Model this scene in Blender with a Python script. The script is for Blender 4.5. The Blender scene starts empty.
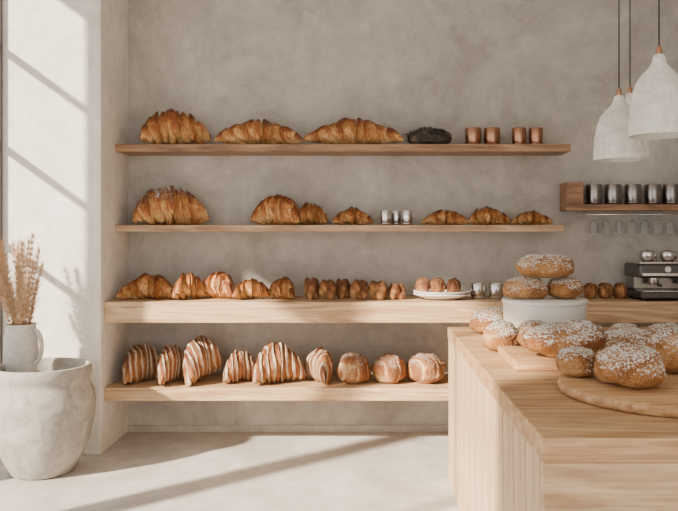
import bpy, math, random
from mathutils import Vector, Matrix, Euler, noise
random.seed(7)
F=750.0; VX=366.0; VY=232.0; H0=1.45
def PX(px,d): return (px-VX)*d/F
def PZ(py,d): return H0-(py-VY)*d/F
col=bpy.context.scene.collection
# ------------------------------------------------------------ node helpers
def newmat(name):
    m=bpy.data.materials.new(name); m.use_nodes=True
    nt=m.node_tree; b=nt.nodes['Principled BSDF']; return m,nt,b
def ramp(nt,stops):
    r=nt.nodes.new('ShaderNodeValToRGB'); e=r.color_ramp.elements
    while len(e)<len(stops): e.new(0.5)
    for i,(p,c) in enumerate(stops):
        e[i].position=p; e[i].color=(c[0],c[1],c[2],1) if not isinstance(c,(int,float)) else (c,c,c,1)
    return r
def mix(nt,fac,a,b,mode='MIX'):
    m=nt.nodes.new('ShaderNodeMix'); m.data_type='RGBA'; m.blend_type=mode
    for s,v in ((0,fac),(6,a),(7,b)):
        if isinstance(v,bpy.types.NodeSocket): nt.links.new(v,m.inputs[s])
        elif s==0: m.inputs[0].default_value=v
        else: m.inputs[s].default_value=(v[0],v[1],v[2],1)
    return m.outputs[2]
def coords(nt,scale=(1,1,1),kind='Object',rot=(0,0,0)):
    tc=nt.nodes.new('ShaderNodeTexCoord'); mp=nt.nodes.new('ShaderNodeMapping')
    mp.inputs['Scale'].default_value=scale; mp.inputs['Rotation'].default_value=rot
    nt.links.new(tc.outputs[kind],mp.inputs[0]); return mp.outputs[0]
def tex(nt,vec,scale,detail=6,rough=.55,dist=0):
    n=nt.nodes.new('ShaderNodeTexNoise'); n.inputs['Scale'].default_value=scale
    n.inputs['Detail'].default_value=detail; n.inputs['Roughness'].default_value=rough
    n.inputs['Distortion'].default_value=dist
    nt.links.new(vec,n.inputs['Vector']); return n.outputs[0]
def bump(nt,b,h,strength=.3,dist=.01):
    n=nt.nodes.new('ShaderNodeBump'); n.inputs['Strength'].default_value=strength; n.inputs['Distance'].default_value=dist
    nt.links.new(h,n.inputs['Height']); nt.links.new(n.outputs[0],b.inputs['Normal'])
def plaster(name,c1,c2,c3,bs=.25,rough=.85,scale=1.0,lo=.84):
    m,nt,b=newmat(name); v=coords(nt)
    n1=tex(nt,v,1.3*scale,9,.7,.9); n2=tex(nt,v,9*scale,8,.75,.3)
    r=ramp(nt,[(.38,c1),(.5,c2),(.62,c3)]); nt.links.new(n1,r.inputs[0])
    r2=ramp(nt,[(.35,lo),(.65,1.08)]); nt.links.new(n2,r2.inputs[0])
    nt.links.new(mix(nt,.85,r.outputs[0],r2.outputs[0],'MULTIPLY'),b.inputs['Base Color'])
    b.inputs['Roughness'].default_value=rough; bump(nt,b,n2,bs,.012); return m
def wood(name,dark,midc,light,axis='X',rough=.5,g=1.0):
    m,nt,b=newmat(name)
    s={'X':(.9,11,11),'Y':(11,.9,11),'Z':(11,11,.9)}[axis]; v=coords(nt,s)
    n1=tex(nt,v,1.6*g,6,.6,1.6)
    s2={'X':(2,90,90),'Y':(90,2,90),'Z':(90,90,2)}[axis]; v2=coords(nt,s2)
    n2=tex(nt,v2,1.5,4,.6,.3); v3=coords(nt); n3=tex(nt,v3,1.3,3,.5)
    r=ramp(nt,[(.34,dark),(.5,midc),(.66,light)]); nt.links.new(n1,r.inputs[0])
    r2=ramp(nt,[(.3,.70),(.6,1.05)]); nt.links.new(n2,r2.inputs[0])
    r3=ramp(nt,[(.35,.85),(.65,1.08)]); nt.links.new(n3,r3.inputs[0])
    c=mix(nt,.8,r.outputs[0],r2.outputs[0],'MULTIPLY'); c=mix(nt,.8,c,r3.outputs[0],'MULTIPLY')
    nt.links.new(c,b.inputs['Base Color']); b.inputs['Roughness'].default_value=rough
    bump(nt,b,n2,.15,.003); return m
def simple(name,c,rough=.5,metal=0.0,bs=0,sc=40,var=.12):
    m,nt,b=newmat(name); v=coords(nt); n=tex(nt,v,sc,4,.6)
    r=ramp(nt,[(.3,1-var),(.7,1+var*.5)]); nt.links.new(n,r.inputs[0])
    nt.links.new(mix(nt,1.0,c,r.outputs[0],'MULTIPLY'),b.inputs['Base Color'])
    b.inputs['Roughness'].default_value=rough; b.inputs['Metallic'].default_value=metal
    if bs: bump(nt,b,n,bs,.005)
    return m
def crust(name,dark,midc,light,sugar=0.0,stripe=0.0,rough=.5,thr=.62,sc2=60,grain=2.6,lamk=1.3,base=.8):
    """baked crust: 'ridge' attribute = height in the fold, UV = (fold coord, angle)"""
    m,nt,b=newmat(name)
    at=nt.nodes.new('ShaderNodeAttribute'); at.attribute_name='ridge'
    vuv=coords(nt,(9,.8,1),'UV'); lam=tex(nt,vuv,2.2,6,.7,.5)
    v=coords(nt); n1=tex(nt,v,9,5,.6); n2=tex(nt,v,sc2,4,.65); n4=tex(nt,v,45,6,.7)
    def math_(op,a,bb=0.0):
        q=nt.nodes.new('ShaderNodeMath'); q.operation=op
        for i,x in enumerate((a,bb)):
            if isinstance(x,bpy.types.NodeSocket): nt.links.new(x,q.inputs[i])
            else: q.inputs[i].default_value=x
        return q.outputs[0]
    f=math_('MULTIPLY',at.outputs['Fac'],base)
    f=math_('ADD',f,math_('MULTIPLY',math_('SUBTRACT',lam,.5),lamk))
    f=math_('ADD',f,math_('MULTIPLY',math_('SUBTRACT',n1,.5),.8))
    f=math_('ADD',f,math_('MULTIPLY',math_('SUBTRACT',n4,.5),.5))
    r=ramp(nt,[(.05,light),(.34,midc),(.68,dark),(1.0,(dark[0]*.5,dark[1]*.42,dark[2]*.4))]); nt.links.new(f,r.inputs[0])
    c=r.outputs[0]
    geo=nt.nodes.new('ShaderNodeNewGeometry'); sx=nt.nodes.new('ShaderNodeSeparateXYZ')
    nt.links.new(geo.outputs['Normal'],sx.inputs[0])
    if stripe>0:
        su=nt.nodes.new('ShaderNodeSeparateXYZ'); tc=nt.nodes.new('ShaderNodeTexCoord'); nt.links.new(tc.outputs['UV'],su.inputs[0])
        fr=math_('FRACT',math_('ADD',su.outputs[0],math_('MULTIPLY',math_('SUBTRACT',n1,.5),.45)))
        rs=ramp(nt,[(.0,0.0),(.12,1.0),(.30,1.0),(.52,0.0)]); nt.links.new(fr,rs.inputs[0])
        br=ramp(nt,[(.35,.4),(.58,1.0)]); nt.links.new(n4,br.inputs[0])
        c=mix(nt,math_('MULTIPLY',math_('MULTIPLY',rs.outputs[0],br.outputs[0]),stripe),c,(.80,.66,.48))
    if sugar>0:
        s=math_('ADD',math_('MULTIPLY',sx.outputs[2],.75),math_('MULTIPLY',math_('SUBTRACT',n2,.5),grain))
        s=math_('ADD',s,math_('MULTIPLY',math_('SUBTRACT',n1,.5),1.2))
        rs=ramp(nt,[(thr,0.0),(min(1,thr+.28),1.0)]); nt.links.new(s,rs.inputs[0])
        c=mix(nt,math_('MULTIPLY',rs.outputs[0],sugar),c,(.90,.87,.82))
    nt.links.new(c,b.inputs['Base Color']); b.inputs['Roughness'].default_value=rough
    h=math_('ADD',math_('ADD',lam,math_('MULTIPLY',n2,.5)),math_('MULTIPLY',n4,.7)); bump(nt,b,h,.9,.012); return m
# ------------------------------------------------------------ materials
M={}
M['wall']=plaster('plaster_grey',(.355,.327,.288),(.43,.398,.354),(.50,.466,.419),.4,.85,1.0,.84)
M['pier']=plaster('plaster_cream',(.64,.605,.56),(.71,.675,.63),(.77,.735,.69),.25)
M['floor']=plaster('concrete_floor',(.44,.408,.37),(.53,.498,.46),(.62,.585,.54),.15,.5,.9)
M['ceil']=simple('ceiling_paint',(.7,.68,.64),.9,sc=5,var=.04)
M['walnut']=wood('walnut_wood',(.16,.072,.034),(.28,.145,.072),(.41,.235,.13))
M['brown']=wood('brown_oak',(.28,.155,.08),(.43,.27,.155),(.56,.38,.235))
M['oak']=wood('oak_wood',(.38,.215,.105),(.56,.37,.205),(.69,.50,.31))
M['oakz']=wood('oak_upright',(.42,.26,.145),(.60,.42,.26),(.73,.55,.37),'Z')
M['oaky']=wood('oak_top',(.33,.165,.07),(.48,.285,.14),(.62,.42,.23),'X')
M['board']=wood('board_wood',(.34,.165,.068),(.49,.28,.13),(.61,.40,.205),'X')
M['ceramic']=plaster('rough_ceramic',(.26,.243,.217),(.34,.32,.288),(.42,.398,.36),.35,.8,4,.8)
M['jug']=plaster('jug_ceramic',(.46,.44,.405),(.54,.515,.48),(.62,.595,.555),.4,.7,5)
M['white']=simple('white_ceramic',(.78,.76,.72),.4,var=.05)
M['lampw']=plaster('plaster_shade',(.60,.575,.54),(.70,.675,.64),(.78,.755,.72),.6,.8,6)
M['copper']=simple('copper',(.45,.24,.15),.3,1.0)
M['steel']=simple('brushed_steel',(.66,.64,.62),.22,1.0)
M['cupmetal']=simple('pewter',(.30,.28,.27),.28,1.0)
M['darkmetal']=simple('dark_metal',(.11,.10,.10),.35,.8)
M['black']=simple('black_plastic',(.02,.02,.02),.4)
M['frame']=simple('window_frame_paint',(.07,.065,.06),.5)
M['straw']=simple('dried_grass',(.60,.40,.24),.9,var=.3)
m,nt,b=newmat('clear_glass'); b.inputs['Base Color'].default_value=(.85,.86,.86,1); b.inputs['Transmission Weight'].default_value=.95; b.inputs['Roughness'].default_value=.05; b.inputs['IOR'].default_value=1.2; M['glass']=m
D=(.18,.042,.008); MI=(.46,.165,.034); LI=(.86,.54,.23)
M['cro']=crust('croissant_crust',D,MI,LI,lamk=2.3,rough=.33)
M['crosug']=crust('croissant_crust_sugared',D,MI,LI,.9,thr=.58,sc2=110,grain=3.2,lamk=2.2)
M['stripe']=crust('striped_croissant_crust',(.14,.042,.013),(.27,.095,.027),(.50,.22,.08),0,.9)
M['brown_roll']=crust('brown_roll_crust',(.14,.045,.013),(.33,.13,.04),(.62,.34,.14),.4,sc2=110,thr=.8)
M['scored']=crust('scored_roll_crust',(.19,.06,.018),(.38,.155,.05),(.74,.48,.24),.75,thr=.62,sc2=110,grain=3)
M['bun']=crust('sugar_bun_crust',(.19,.06,.012),(.40,.165,.042),(.64,.36,.14),1.0,0,.5,.36,115,3.4,base=.6)
M['seed']=crust('seeded_crust',(.03,.022,.018),(.07,.05,.035),(.28,.2,.14),.35,sc2=120,grain=4)
# ------------------------------------------------------------ mesh helpers
def obj(name,verts,faces,mat,smooth=True,parent=None,loc=None):
    me=bpy.data.meshes.new(name); me.from_pydata([tuple(v) for v in verts],[],faces); me.update()
    if mat: me.materials.append(M[mat])
    if smooth:
        for p in me.polygons: p.use_smooth=True
    o=bpy.data.objects.new(name,me); col.objects.link(o)
    if loc is not None: o.location=loc
    if parent is not None:
        o.parent=parent; o.matrix_parent_inverse=Matrix.Translation(-parent.location)
    return o
def root(name,loc):
    e=bpy.data.objects.new(name,None); e.empty_display_size=.1; e.location=loc; col.objects.link(e); return e
def box(name,x0,x1,y0,y1,z0,z1,mat,bev=.004,parent=None,seg=2):
    c=Vector(((x0+x1)/2,(y0+y1)/2,(z0+z1)/2)); a,b_,d=(x1-x0)/2,(y1-y0)/2,(z1-z0)/2
    v=[(sx*a,sy*b_,sz*d) for sx in(-1,1) for sy in(-1,1) for sz in(-1,1)]
    f=[(0,1,3,2),(4,6,7,5),(0,4,5,1),(2,3,7,6),(0,2,6,4),(1,5,7,3)]
    o=obj(name,v,f,mat,False,parent,c)
    if bev: 
        m=o.modifiers.new('bevel','BEVEL'); m.width=bev; m.segments=seg
    return o
def lathe(name,prof,mat,loc,seg=48,parent=None,wob=0):
    vs=[];fs=[]
    n=len(prof)
    for i,(r,z) in enumerate(prof):
        for k in range(seg):
            a=2*math.pi*k/seg
            rr=r*(1+wob*noise.noise(Vector((math.cos(a)*1.5,math.sin(a)*1.5,z*4))))
            vs.append((rr*math.cos(a),rr*math.sin(a),z))
    for i in range(n-1):
        for k in range(seg):
            k2=(k+1)%seg; fs.append((i*seg+k,i*seg+k2,(i+1)*seg+k2,(i+1)*seg+k))
    if prof[0][0]>1e-5: fs.append(tuple(range(seg))[::-1])
    if prof[-1][0]>1e-5: fs.append(tuple((n-1)*seg+k for k in range(seg)))
    o=obj(name,vs,fs,mat,True,parent,loc)
    m=o.modifiers.new('es','EDGE_SPLIT'); m.split_angle=math.radians(50)
    return o
def tube(name,pts,rad,mat,parent=None,seg=10,closed=False):
    pts=[Vector(p) for p in pts]; vs=[];fs=[];n=len(pts)
    up=Vector((0,0,1)); prev=None
    for i,p in enumerate(pts):
        if closed: t=(pts[(i+1)%n]-pts[i-1]).normalized()
        else: t=(pts[min(i+1,n-1)]-pts[max(i-1,0)]).normalized()
        if prev is None:
            a=t.cross(up); 
            if a.length<.01: a=t.cross(Vector((1,0,0)))
            a.normalize()
        else: a=(prev-t*prev.dot(t)).normalized()
        prev=a; bb=t.cross(a)
        r=rad(i/(n-1)) if callable(rad) else rad
        for k in range(seg):
            th=2*math.pi*k/seg; vs.append(p+a*(r*math.cos(th))+bb*(r*math.sin(th)))
    for i in range(n if closed else n-1):
        j=(i+1)%n
        for k in range(seg):
            k2=(k+1)%seg; fs.append((i*seg+k,i*seg+k2,j*seg+k2,j*seg+k))
    if not closed: fs.append(tuple(range(seg))[::-1]); fs.append(tuple((n-1)*seg+k for k in range(seg)))
    return obj(name,vs,fs,mat,True,parent)
# ------------------------------------------------------------ pastries
def finish(name,verts,faces,uvs,ridge,mat,W,Hh,loc,yaw=0,pitch=0,depth=None):
    R=Euler((0,math.radians(pitch),math.radians(yaw))).to_matrix()
    vs=[R@Vector(v) for v in verts]
    mn=[min(v[i] for v in vs) for i in range(3)]; mx=[max(v[i] for v in vs) for i in range(3)]
    sx=W/(mx[0]-mn[0]); sz=Hh/(mx[2]-mn[2]); sy=(depth/(mx[1]-mn[1])) if depth else (sx+sz)/2
    c=[(mn[i]+mx[i])/2 for i in range(3)]
    vs=[Vector(((v.x-c[0])*sx,(v.y-c[1])*sy,(v.z-mn[2])*sz)) for v in vs]
    e=.05*Hh   # underside pressed flat by the tray
    k=Hh/(Hh-e); vs=[Vector((v.x,v.y,(max(v.z,e)-e)*k)) for v in vs]
    loc=(loc[0],loc[1],loc[2]+.001)
    o=obj(name,vs,faces,mat,True,None,loc); me=o.data
    at=me.attributes.new('ridge','FLOAT','POINT')
    at.data.foreach_set('value',ridge)
    ul=me.uv_layers.new(name='UVMap')
    for l in me.loops: ul.data[l.index].uv=uvs[l.vertex_index]
    return o
def croissant(name,px0,px1,pt,pb,d,z,mat='cro',yaw=0,pitch=0,n=3.3,slant=.6,bend=.4,fat=.42,amp=.44,pw=1.6,depth=None,lift=.72,tip=.05,ex=.68,rgh=1.2):
    s=random.random()*100
    nu,nv=220,56; V=[];U=[];Rg=[];Fc=[]
    sh=random.uniform(.35,.6)
    for i in range(nu):
        u=-1+2*i/(nu-1); env=max(1-abs(u)**pw,0)**ex*(1-tip)+tip
        for j in range(nv):
            th=2*math.pi*j/nv
            sgn=-math.tanh(u*9)
            t=abs(u)**.85*n+sh+slant*math.cos(th+.35)*sgn+.42*noise.noise(Vector((u*2.4,math.cos(th)*1.5,s)))
            fr=t-math.floor(t); seg=math.floor(t)
            # every wrap swells, then steps down sharply under its neighbour's edge
            bul=min(1,fr/.12)**.6*(1-fr**2.2)**.5 if fr<1 else 0
            bul*=1+.16*math.sin(seg*3.7+s+(1 if u>0 else 0)*2)
            w=1-amp+amp*bul
            fine=rgh*.022*math.sin(t*2*math.pi*4+2.2*math.cos(th)+2*noise.noise(Vector((u*6,th,s))))*bul
            nn=1+.15*noise.noise(Vector((u*2.6,math.cos(th)*1.2+s,math.sin(th)*1.2)))+fine+rgh*.035*noise.noise(Vector((u*14,math.cos(th)*4+s,math.sin(th)*4)))
            r=env*w*nn
            y=fat*r*math.cos(th)*1.05-bend*u*u; zz=fat*(r*math.sin(th)+env*lift)
            V.append((u,y,zz)); U.append((t,th)); Rg.append(max(0,min(1,bul**1.5*(.6+.4*math.sin(th)))))
    for i in range(nu-1):
        for j in range(nv):
            j2=(j+1)%nv; Fc.append((i*nv+j,(i+1)*nv+j,(i+1)*nv+j2,i*nv+j2))
    Fc.append(tuple(range(nv))); Fc.append(tuple((nu-1)*nv+j for j in range(nv))[::-1])
    W=(px1-px0)*d/F; Hh=(pb-pt)*d/F
    return finish(name,V,Fc,U,Rg,mat,W,Hh,(PX((px0+px1)/2,d),d,z),yaw,pitch,depth)
def bun(name,px0,px1,pt,pb,d,z,mat='bun',yaw=0,lump=.16,crumb=.05,depth=None,score=0):
    s=random.random()*100; nu,nv=80,140; V=[];U=[];Rg=[];Fc=[]
    for i in range(nu):
        ph=math.pi*i/(nu-1)
        for j in range(nv):
            th=2*math.pi*j/nv
            x=math.sin(ph)*math.cos(th); y=math.sin(ph)*math.sin(th); zz=math.cos(ph)
            p=Vector((x,y,zz)); l=noise.noise(p*1.6+Vector((s,0,0))); c=noise.noise(p*9+Vector((0,s,0)));c2=noise.noise(p*22+Vector((0,s,3)))
            up=min(1,max(0,zz*1.5+.5))
            r=1+lump*l+crumb*(c*.8+max(-.1,c2)*1.6)*up
            g=0
            if score:
                q=abs(math.sin((x*.9+y*.35)*score+s)); g=(1-min(1,q/.35)); r-=.12*g*max(0,zz+.4)
            zf=math.copysign(abs(zz)**.8,zz)*.62
            if zz<0: zf*=.75
            V.append((x*r,y*r,zf*r)); U.append((th*1.3,ph*3)); Rg.append(max(0,min(1,.5+.5*l+.25*zz-g*.7)))
    for i in range(nu-1):
        for j in range(nv):
            j2=(j+1)%nv; Fc.append((i*nv+j,(i+1)*nv+j,(i+1)*nv+j2,i*nv+j2))
    W=(px1-px0)*d/F; Hh=(pb-pt)*d/F
    return finish(name,V,Fc,U,Rg,mat,W,Hh,(PX((px0+px1)/2,d),d,z),yaw,0,depth)
def knot(name,px0,px1,pt,pb,d,z,mat='cro',yaw=0,depth=None):
    s=random.random()*10; nu,nv=170,24; V=[];U=[];Rg=[];Fc=[]
    pts=[]
    for i in range(nu):
        a=2*math.pi*i/nu
        pts.append(Vector((math.sin(a)+1.15*math.sin(2*a),(math.cos(a)-1.15*math.cos(2*a))*.9,-.6*math.sin(3*a)+.5)))
    for i,p in enumerate(pts):
        t=(pts[(i+1)%nu]-pts[i-1]); t.normalize()
        a=t.cross(Vector((0,0,1))); a.normalize(); bb=a.cross(t); w=i/nu
        for j in range(nv):
            th=2*math.pi*j/nv
            r=1.02*(1+.15*noise.noise(p*1.1+Vector((math.cos(th),math.sin(th),s)))+.04*math.sin(w*2*math.pi*13+th*2))
            V.append(p+a*r*math.cos(th)+bb*r*math.sin(th)); U.append((w*16+math.cos(th)*.5,th)); Rg.append(max(0,min(1,.4+.5*math.sin(th)+.2*math.sin(w*2*math.pi*13+th*2))))
    for i in range(nu):
        i2=(i+1)%nu
        for j in range(nv):
            j2=(j+1)%nv; Fc.append((i*nv+j,i*nv+j2,i2*nv+j2,i2*nv+j))
    W=(px1-px0)*d/F; Hh=(pb-pt)*d/F
    return finish(name,V,Fc,U,Rg,mat,W,Hh,(PX((px0+px1)/2,d),d,z),yaw,0,depth)
# ------------------------------------------------------------ room
BY=5.44; PY=4.877; LX=-1.725; WX=-2.36; RX=3.3; CZ=3.4; FY=-2.2
box('floor',WX-.25,RX+.2,FY,BY+.2,-.1,0,'floor',0)
box('ceiling',WX-.25,RX+.2,FY,BY+.2,CZ,CZ+.1,'ceil',0)
box('wall_back',LX,RX,BY,BY+.2,0,CZ,'wall',0)
box('wall_right',RX,RX+.2,FY,BY+.2,0,CZ,'wall',0)
box('wall_recess',WX-.25,LX,PY,BY+.2,0,CZ,'pier',.006)
def wall_seg(n,y0,y1,z0=0,z1=CZ): box(n,WX-.12,WX,y0,y1,z0,z1,'pier',0)
wins=[(.3,3.0,.12,3.27,2,1),(3.16,4.2,.12,2.33,1,1),(4.33,PY-.002,.12,3.30,1,5)]  # unseen window split, header heights and bars shaped to steer the sun patches
wall_seg('wall_left',FY,.3); wall_seg('wall_left_sun_blocker',3.0,3.16); wall_seg('wall_left_sun_blocker',4.2,4.33)  # strips between the windows are unseen, added to mask the sun
for k,(y0,y1,z0,z1,nv_,nh_) in enumerate(wins):
    wall_seg('wall_left_sill',y0,y1,0,z0); wall_seg('wall_left_sun_header',y0,y1,z1,CZ)  # header heights set to limit how far sun reaches inside
    w=root('window_%d'%(k+1),(WX,(y0+y1)/2,z0)); t=.03
    for i in range(nv_+1):
        y=y0+(y1-y0-t)*i/nv_; box('stile_%d'%i,WX-.06,WX-.002,y,y+t,z0,z1,'frame',.002,w)
    for i in range(nh_+1):
        z=z0+(z1-z0-t)*i/nh_; box('rail_%d'%i,WX-.055,WX-.01,y0,y1,z,z+t,'frame',.002,w)
box('baseboard_back',LX,RX,BY-.012,BY,0,.05,'wall',.003)
# ------------------------------------------------------------ shelves
S1,S2,S3,S4=2.055,1.498,.989,.423
box('floating_shelf',LX,1.409,5.154,BY,S1-.052,S1,'walnut',.004)
box('floating_shelf',LX,1.365,5.154,BY,S2-.046,S2,'brown',.004)
box('long_shelf_counter',LX,RX,4.938,BY,.851,S3,'oak',.005)
box('bottom_shelf',LX,1.3,4.938,BY,.337,S4,'oak',.005)
r=root('cup_shelf',(1.8,5.35,1.6))
box('board',1.405,2.9,5.24,BY,1.60,1.644,'walnut',.003,r)
box('end_panel',1.405,1.52,5.24,BY,1.644,1.797,'walnut',.003,r)
tube('hanging_rail',[(1.56,5.33,1.575),(2.8,5.33,1.575)],.005,'steel',r)
for x in (1.56,2.1,2.8): tube('rail_hook',[(x,5.33,1.575),(x,5.33,1.60)],.004,'steel',r)
def cup(name,px,w,h,d,z,mat):
    x=PX(px,d); R=w*d/F/2; hh=h*d/F; z+=.001
    rt=root(name,(x,d,z))
    lathe('body',[(0,0),(R*.86,0),(R*.93,hh*.04),(R,hh*.5),(R,hh*.98),(R*.97,hh),(R*.93,hh*.97),(R*.9,hh*.1),(0,hh*.07)],mat,(x,d,z),32,rt)
    lathe('foot_ring',[(R*.9,hh*.03),(R*.97,hh*.06),(R*1.01,hh*.1),(R*.97,hh*.13)],mat,(x,d,z),32,rt)
    return rt
for p in (473,492): cup('copper_cup',p,16,18,5.3,S1,'copper')
for p in (519,536): cup('copper_cup',p,14,18,5.3,S1,'copper')
for p in (385.5,396,407): cup('steel_cup',p,10.5,14.5,5.28 if p!=396 else 5.35,S2,'steel')
for p in (478,496): cup('steel_cup',p,15,15,5.2,S3,'steel')
for p in (594,613,633,653,671,689): cup('metal_cup',p,16,20,5.33,1.644,'cupmetal')
g=root('hanging_glasses',(2.0,5.33,1.5))
for i in range(8):
    x=1.62+i*.09
    lathe('glass_%d'%i,[(.004,1.571),(.004,1.535),(.02,1.53),(.03,1.50),(.032,1.44),(.030,1.44),(.028,1.50),(.018,1.525),(0,1.528)],'glass',(x,5.33,0),20,g)
# ------------------------------------------------------------ shelf 1 pastries
croissant('large_croissant',142,211,108,145,5.28,S1,yaw=22,n=4.2,fat=.62,pw=2.0,ex=.56,depth=.24,slant=.9)
croissant('croissant',217,304,117,145,5.29,S1,yaw=5,n=3.8,fat=.42,depth=.24)
croissant('croissant',304,403,116,145,5.29,S1,yaw=-4,n=4.4,fat=.40,depth=.24)
bun('seeded_loaf',404,454,125,145,5.29,S1,'seed',crumb=.22,lump=.1,depth=.22)
# shelf 2
croissant('large_croissant',135,209,186,226,5.28,S2,'crosug',yaw=22,n=4.0,fat=.65,pw=2.1,ex=.56,depth=.24,slant=.9)
croissant('croissant',251,301,195,226,5.27,S2,yaw=-18,n=3.0,fat=.6,pw=2.0,ex=.6,depth=.22)
croissant('croissant',297,328,203,226,5.33,S2,yaw=22,n=2.4,fat=.6,pw=2.2,ex=.6,depth=.18)
croissant('croissant',333,374,207,226,5.29,S2,yaw=10,n=3.0,fat=.45,depth=.2)
croissant('croissant',421,467,210,226,5.29,S2,yaw=-10,n=3.0,fat=.4,depth=.2)
croissant('croissant',466,511,207,226,5.29,S2,yaw=10,n=3.4,fat=.45,depth=.2)
croissant('croissant',510,550,211,226,5.29,S2,yaw=-6,n=3.0,fat=.4,depth=.2)
# shelf 3
croissant('croissant',122,180,275,301,5.17,S3,yaw=6,n=3.6,fat=.45,depth=.26)
croissant('croissant',175,205,274,301,5.13,S3,yaw=30,n=2.6,fat=.6,pw=2.1,ex=.6,depth=.26)
croissant('croissant',199,236,274,301,5.20,S3,yaw=-18,n=2.8,fat=.58,pw=2.0,ex=.6,depth=.26)
croissant('croissant',235,271,281,302,5.15,S3,yaw=14,n=2.8,fat=.5,pw=1.9,ex=.62,depth=.26)
croissant('croissant',267,296,280,302,5.18,S3,yaw=-22,n=2.6,fat=.55,pw=2.0,ex=.6,depth=.26)
knot('knotted_roll',303,320,279,301,5.14,S3,'brown_roll',depth=.16)
knot('knotted_roll',319,336,281,301,5.14,S3,'brown_roll',40,depth=.16)
knot('knotted_roll',335,351,280,300,5.18,S3,'brown_roll',depth=.14)
knot('knotted_roll',350,368,281,301,5.14,S3,'brown_roll',70,depth=.16)
knot('knotted_roll',368,389,282,301,5.12,S3,'brown_roll',20,depth=.16)
knot('knotted_roll',389,406,285,301,5.14,S3,'brown_roll',-30,depth=.14)
x=PX(442,5.18)
PP=[(0,0),(.12,0),(.13,.006),(.195,.03),(.2,.036),(.195,.04),(.13,.02),(0,.016)]
lathe('serving_plate',PP,'white',(x,5.18,S3+.001),56)
lathe('serving_plate',PP,'white',(x,5.18,S3+.018),56)
for a,b_ in ((415,430),(430,446),(446,461)):
    bun('small_pastry',a,b_,275,291,5.18,S3+.036,'brown_roll',random.uniform(0,90),score=3,crumb=.08,depth=.12)
for a,b_ in ((583,598),(598,613),(613,627)):
    bun('bread_roll',a,b_,282,298,5.2,S3,'brown_roll',score=3,crumb=.05,depth=.12)
# shelf 4
SC=dict(amp=.22,tip=.12,rgh=.8,lift=.8,ex=.62)
croissant('striped_croissant',124,161,350,388,5.15,S4,'stripe',yaw=48,n=4.0,fat=.62,pw=2.6,slant=.5,depth=.36,**SC)
croissant('striped_croissant',158,184,350,388,5.11,S4,'stripe',yaw=60,n=4.0,fat=.62,pw=2.6,slant=.5,depth=.36,**SC)
croissant('striped_croissant',183,220,342,388,5.13,S4,'stripe',yaw=50,pitch=-12,n=4.5,fat=.64,pw=2.6,slant=.5,depth=.36,**SC)
croissant('striped_croissant',225,259,357,388,5.16,S4,'stripe',yaw=30,n=3.6,fat=.6,pw=2.2,depth=.30,**SC)
croissant('striped_croissant',255,305,347,388,5.12,S4,'stripe',yaw=24,n=4.2,fat=.62,pw=1.9,depth=.34,**SC)
croissant('striped_croissant',303,333,354,388,5.15,S4,'stripe',yaw=-50,n=4.0,fat=.6,pw=2.6,depth=.34,**SC)
for a,b_ in ((336,371),(371,407),(407,446)):
    bun('scored_roll',a,b_,360,388,5.15,S4,'scored',score=4.5,crumb=.03,depth=.3,yaw=random.uniform(-15,15))
# ------------------------------------------------------------ island counter
cx,cf,cb,CT=.485,2.04,4.42,.89
rt=root('island_counter',(1.4,3.2,0))
box('worktop',cx-.004,2.45,cf-.004,cb+.004,CT-.068,CT,'oaky',.004,rt)
box('front_panel',cx+.001,2.44,cf+.002,cf+.05,0,CT-.069,'oak',.002,rt)
box('back_panel',cx+.001,2.44,cb-.05,cb,0,CT-.069,'oak',.002,rt)
box('right_panel',2.40,2.44,cf+.05,cb-.05,0,CT-.069,'oak',.002,rt)
box('side_backing',cx+.024,cx+.04,cf+.052,cb-.052,0,CT-.07,'walnut',0,rt)
npl=12
for i in range(npl):
    y0=cf+.052+(cb-cf-.104)*i/npl; y1=cf+.052+(cb-cf-.104)*(i+1)/npl
    box('side_plank_%d'%i,cx+.001,cx+.023,y0+.0025,y1-.0025,0,CT-.069,'oakz',.004,rt)
sd=4.0; sx=PX(544.5,sd)
lathe('cake_stand',[(0,0),(.205,0),(.215,.01),(.218,.18),(.225,.185),(.225,.2),(.218,.205),(0,.205)],'white',(sx,sd,CT+.001),64)
ST=CT+.207
bun('sugar_bun',503,547,279,302,3.98,ST,depth=.22)
bun('sugar_bun',547,584,280,302,3.98,ST,depth=.22)
bun('sugar_bun',516,574,256,280,3.98,ST+.110,depth=.24)
def on(d,zt): return VY+(H0-zt)*F/d
def cb_(name,px0,px1,h,d,z=CT,**k):
    b0=on(d,z); return bun(name,px0,px1,b0-h,b0,d,z,**k)
cb_('sugar_bun',469,513,26,4.15)
cb_('sugar_bun',482,523,30,3.52,depth=.2)
cb_('sugar_bun',515,546,22,3.74,depth=.13)
cb_('bread_roll',543,558,13,3.56,mat='bun',depth=.08)
cb_('sugar_bun',556,583,19,3.74,depth=.13)
cb_('sugar_bun',584,606,19,3.76,depth=.12)
BT=CT+.041
box('bread_board',.6,.93,3.01,3.42,CT+.001,BT,'board',.006)
RBx,RBy,RBr=1.06,2.60,.385
lathe('round_cutting_board',[(0,0),(RBr-.012,0),(RBr-.003,.006),(RBr,.018),(RBr-.003,.032),(RBr-.012,.038),(0,.038)],'board',(RBx,RBy,CT+.001),96)
RT=CT+.04
cb_('sugar_bun',517,553,28,3.35,BT,depth=.12)
cb_('sugar_bun',553,600,28,3.36,BT,depth=.12)
cb_('sugar_loaf',521,606,35,3.14,BT,depth=.25)
cb_('sugar_bun',600,657,31,3.3,CT,depth=.26)
cb_('sugar_bun',655,705,32,3.3,CT,depth=.26)
cb_('sugar_bun',607,642,24,3.65,CT,depth=.18)
cb_('sugar_bun',643,684,24,3.66,CT,depth=.18)
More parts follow.
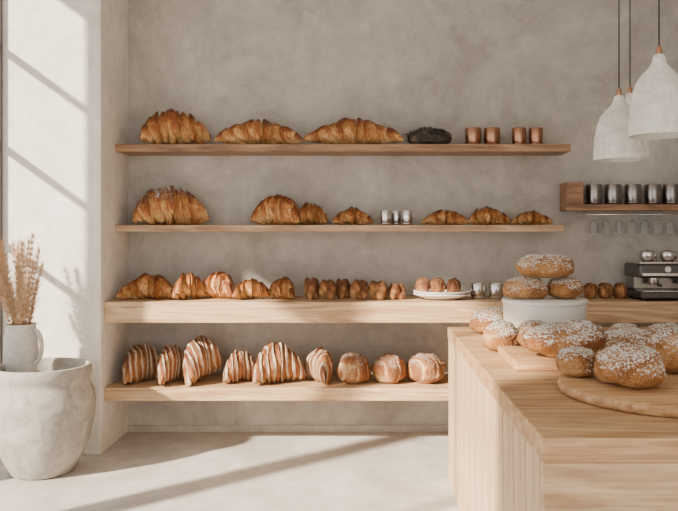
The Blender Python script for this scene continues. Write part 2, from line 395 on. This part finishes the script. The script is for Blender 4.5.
cb_('sugar_bun',555,597,30,2.71,RT,depth=.15)
cb_('sugar_bun',595,664,43,2.55,RT,depth=.26)
cb_('sugar_bun',646,704,43,2.80,RT,depth=.18)
# ------------------------------------------------------------ espresso machine
ex0,ex1,ey0,ey1=1.83,2.27,4.99,5.33
e=root('espresso_machine',(2.0,5.16,S3))
Z=S3+.001
box('base',ex0,ex1,ey0,ey1,Z+.015,Z+.06,'darkmetal',.01,e)
for fx in (ex0+.04,ex1-.04):
    for fy in (ey0+.04,ey1-.04): lathe('foot',[(0,0),(.015,0),(.012,.016),(0,.016)],'black',(fx,fy,Z),12,e)
box('drip_grille',ex0+.02,ex1-.02,ey0+.01,ey0+.15,Z+.06,Z+.068,'steel',.002,e)
box('rear_body',ex0+.01,ex1-.01,ey0+.17,ey1,Z+.06,Z+.2,'cupmetal',.012,e)
box('head',ex0,ex1,ey0+.03,ey1,Z+.15,Z+.245,'darkmetal',.02,e,4)
box('front_trim',ex0+.02,ex1-.02,ey0+.026,ey0+.032,Z+.165,Z+.185,'steel',.002,e)
box('top_tray',ex0+.01,ex1-.01,ey0+.04,ey1-.01,Z+.245,Z+.26,'steel',.004,e)
for gx in (ex0+.12,ex0+.32):
    lathe('group_head',[(0,.1),(.03,.1),(.034,.115),(.034,.15),(0,.15)],'steel',(gx,ey0+.09,Z),24,e)
    tube('portafilter_handle',[(gx,ey0+.06,Z+.112),(gx,ey0-.03,Z+.105)],.011,'black',e)
    o=lathe('gauge',[(0,0),(.02,0),(.02,.008),(0,.008)],'white',(gx+.07,ey0+.03,Z+.21),20,e); o.rotation_euler=(math.pi/2,0,0)
for gx in (ex0+.1,ex0+.24,ex0+.37):
    lathe('warming_cup',[(0,.26),(.035,.26),(.055,.28),(.058,.31),(.052,.325),(.02,.333),(0,.34)],'steel',(gx,ey0+.15,Z),24,e)
# ------------------------------------------------------------ pendants
def pendant(x,y,zb,R,h):
    rt=root('pendant_lamp',(x,y,zb))
    P=[(R*.97,0),(R,.01),(R*.985,h*.12),(R*.95,h*.34),(R*.87,h*.53),(R*.73,h*.67),(R*.53,h*.77),(R*.34,h*.84),(R*.24,h*.9),(R*.2,h*.97),(R*.15,h),(0,h)]
    I=[(0,h*.74),(R*.4,h*.70),(R*.74,h*.54),(R*.88,h*.35),(R*.93,h*.1),(R*.97,0)]
    lathe('shade',I+P[0:],'lampw',(x,y,zb),64,rt)
    lathe('socket_cap',[(0,h),(.012,h),(.013,h+.02),(.006,h+.035),(0,h+.035)],'copper',(x,y,zb),20,rt)
    tube('cord',[(x,y,zb+h+.03),(x,y,CZ-.02)],.0035,'black',rt,8)
    lathe('ceiling_rose',[(0,0),(.05,0),(.05,.015),(0,.02)],'lampw',(x,y,CZ-.02),24,rt)
    lathe('bulb',[(0,h*.35),(.022,h*.42),(.026,h*.52),(.014,h*.66),(.012,h*.74)],'white',(x,y,zb),20,rt)
pendant(1.172,3.0,PZ(136,3.0),.118,.325)
pendant(PX(619,3.5),3.5,PZ(160,3.5),.116,.30)
pendant(PX(630,3.95),3.95,PZ(158,3.95),.104,.34)
# ------------------------------------------------------------ pot, jug, pampas
pd=4.54; pxx=PX(43,pd)
lathe('stone_planter',[(0,0),(.165,0),(.185,.015),(.225,.09),(.27,.20),(.297,.33),(.302,.42),(.29,.49),(.270,.525),(.264,.545),(.266,.57),(.275,.585),(.277,.63),(.272,.645),(.258,.648),(.248,.63),(.244,.58),(.242,.52),(0,.515)],'ceramic',(pxx,pd,0),80,None,.015)
jx,jy,jz=pxx-.145,pd+.03,.516
j=root('ceramic_jug',(jx,jy,jz)); q=.88
lathe('body',[(a*q,z) for a,z in [(0,0),(.07,0),(.085,.02),(.1,.1),(.113,.2),(.108,.29),(.098,.34),(.094,.36),(.1,.375),(.094,.375),(.086,.36),(.09,.34),(.1,.28),(.095,.05),(0,.02)]],'jug',(jx,jy,jz),48,j)
hp=[]
for i in range(13):
    a=-math.pi/2+math.pi*i/12; hp.append((jx+.088+.045*math.cos(a),jy-.02,jz+.24+.10*math.sin(a)))
tube('handle',hp,.013,'jug',j)
vs=[];fs=[]
def blade(p,q,w):
    dvec=(q-p); s=dvec.cross(Vector((random.random()-.5,random.random()-.5,random.random()-.5))); 
    if s.length<1e-6: return
    s=s.normalized()*w; k=len(vs); vs.extend([p-s,p+s,q]); fs.append((k,k+1,k+2))
for sidx in range(24):
    a=random.uniform(0,6.28); rr=random.uniform(.0,.04)
    p0=Vector((jx+rr*math.cos(a),jy+rr*math.sin(a),jz+.05))
    top=Vector((jx+random.uniform(-.17,.10),jy+random.uniform(-.12,.10),jz+random.uniform(.58,.90)))
    top.x=max(top.x,WX+.06)
    pts=[]
    for i in range(24):
        t_=i/23; p=p0.lerp(top,t_); p.x+=(top.x-jx)*.5*(t_*t_-t_); pts.append(p)
    for i in range(23): 
        for k in range(2): blade(pts[i]-(pts[i+1]-pts[i])*.2,pts[i+1]+(pts[i+1]-pts[i])*.6,.002)
    for i in range(11,24):
        for k in range(34):
            t_=(i-11)/13; spread=.026*math.sin(math.pi*(.15+.8*t_))
            b0=pts[i]+Vector((random.uniform(-1,1),random.uniform(-1,1),random.uniform(-1,1)))*.008
            q_=b0+Vector((random.gauss(0,1)*spread,random.gauss(0,1)*spread,random.uniform(.01,.06)))
            q_.x=max(q_.x,WX+.02); blade(b0,q_,.0013)
o=obj('grass',vs,fs,'straw',False); g=root('dried_grass_bouquet',(jx,jy,jz+.05)); o.parent=g; o.matrix_parent_inverse=Matrix.Translation(-g.location)
# ------------------------------------------------------------ light
az=math.radians(50); el=math.radians(29)
dv=Vector((math.sin(az)*math.cos(el),math.cos(az)*math.cos(el),-math.sin(el)))
L=bpy.data.lights.new('sun','SUN'); L.energy=19.0; L.angle=math.radians(2.2); L.color=(1,.86,.69)
so=bpy.data.objects.new('sun',L); so.rotation_euler=dv.to_track_quat('-Z','Y').to_euler(); so.location=(-5,-5,6); col.objects.link(so)
W=bpy.data.worlds.new('world'); bpy.context.scene.world=W; W.use_nodes=True
bg=W.node_tree.nodes['Background']; bg.inputs[0].default_value=(1,.97,.93,1); bg.inputs[1].default_value=2.35
# ------------------------------------------------------------ camera
cd=bpy.data.cameras.new('camera'); cd.sensor_width=36; cd.lens=F/678*36
cd.shift_x=-(VX-339)/678; cd.shift_y=-(255.5-VY)/678
co=bpy.data.objects.new('camera',cd); co.location=(0,0,H0); co.rotation_euler=(math.pi/2,0,0); col.objects.link(co)
bpy.context.scene.camera=co
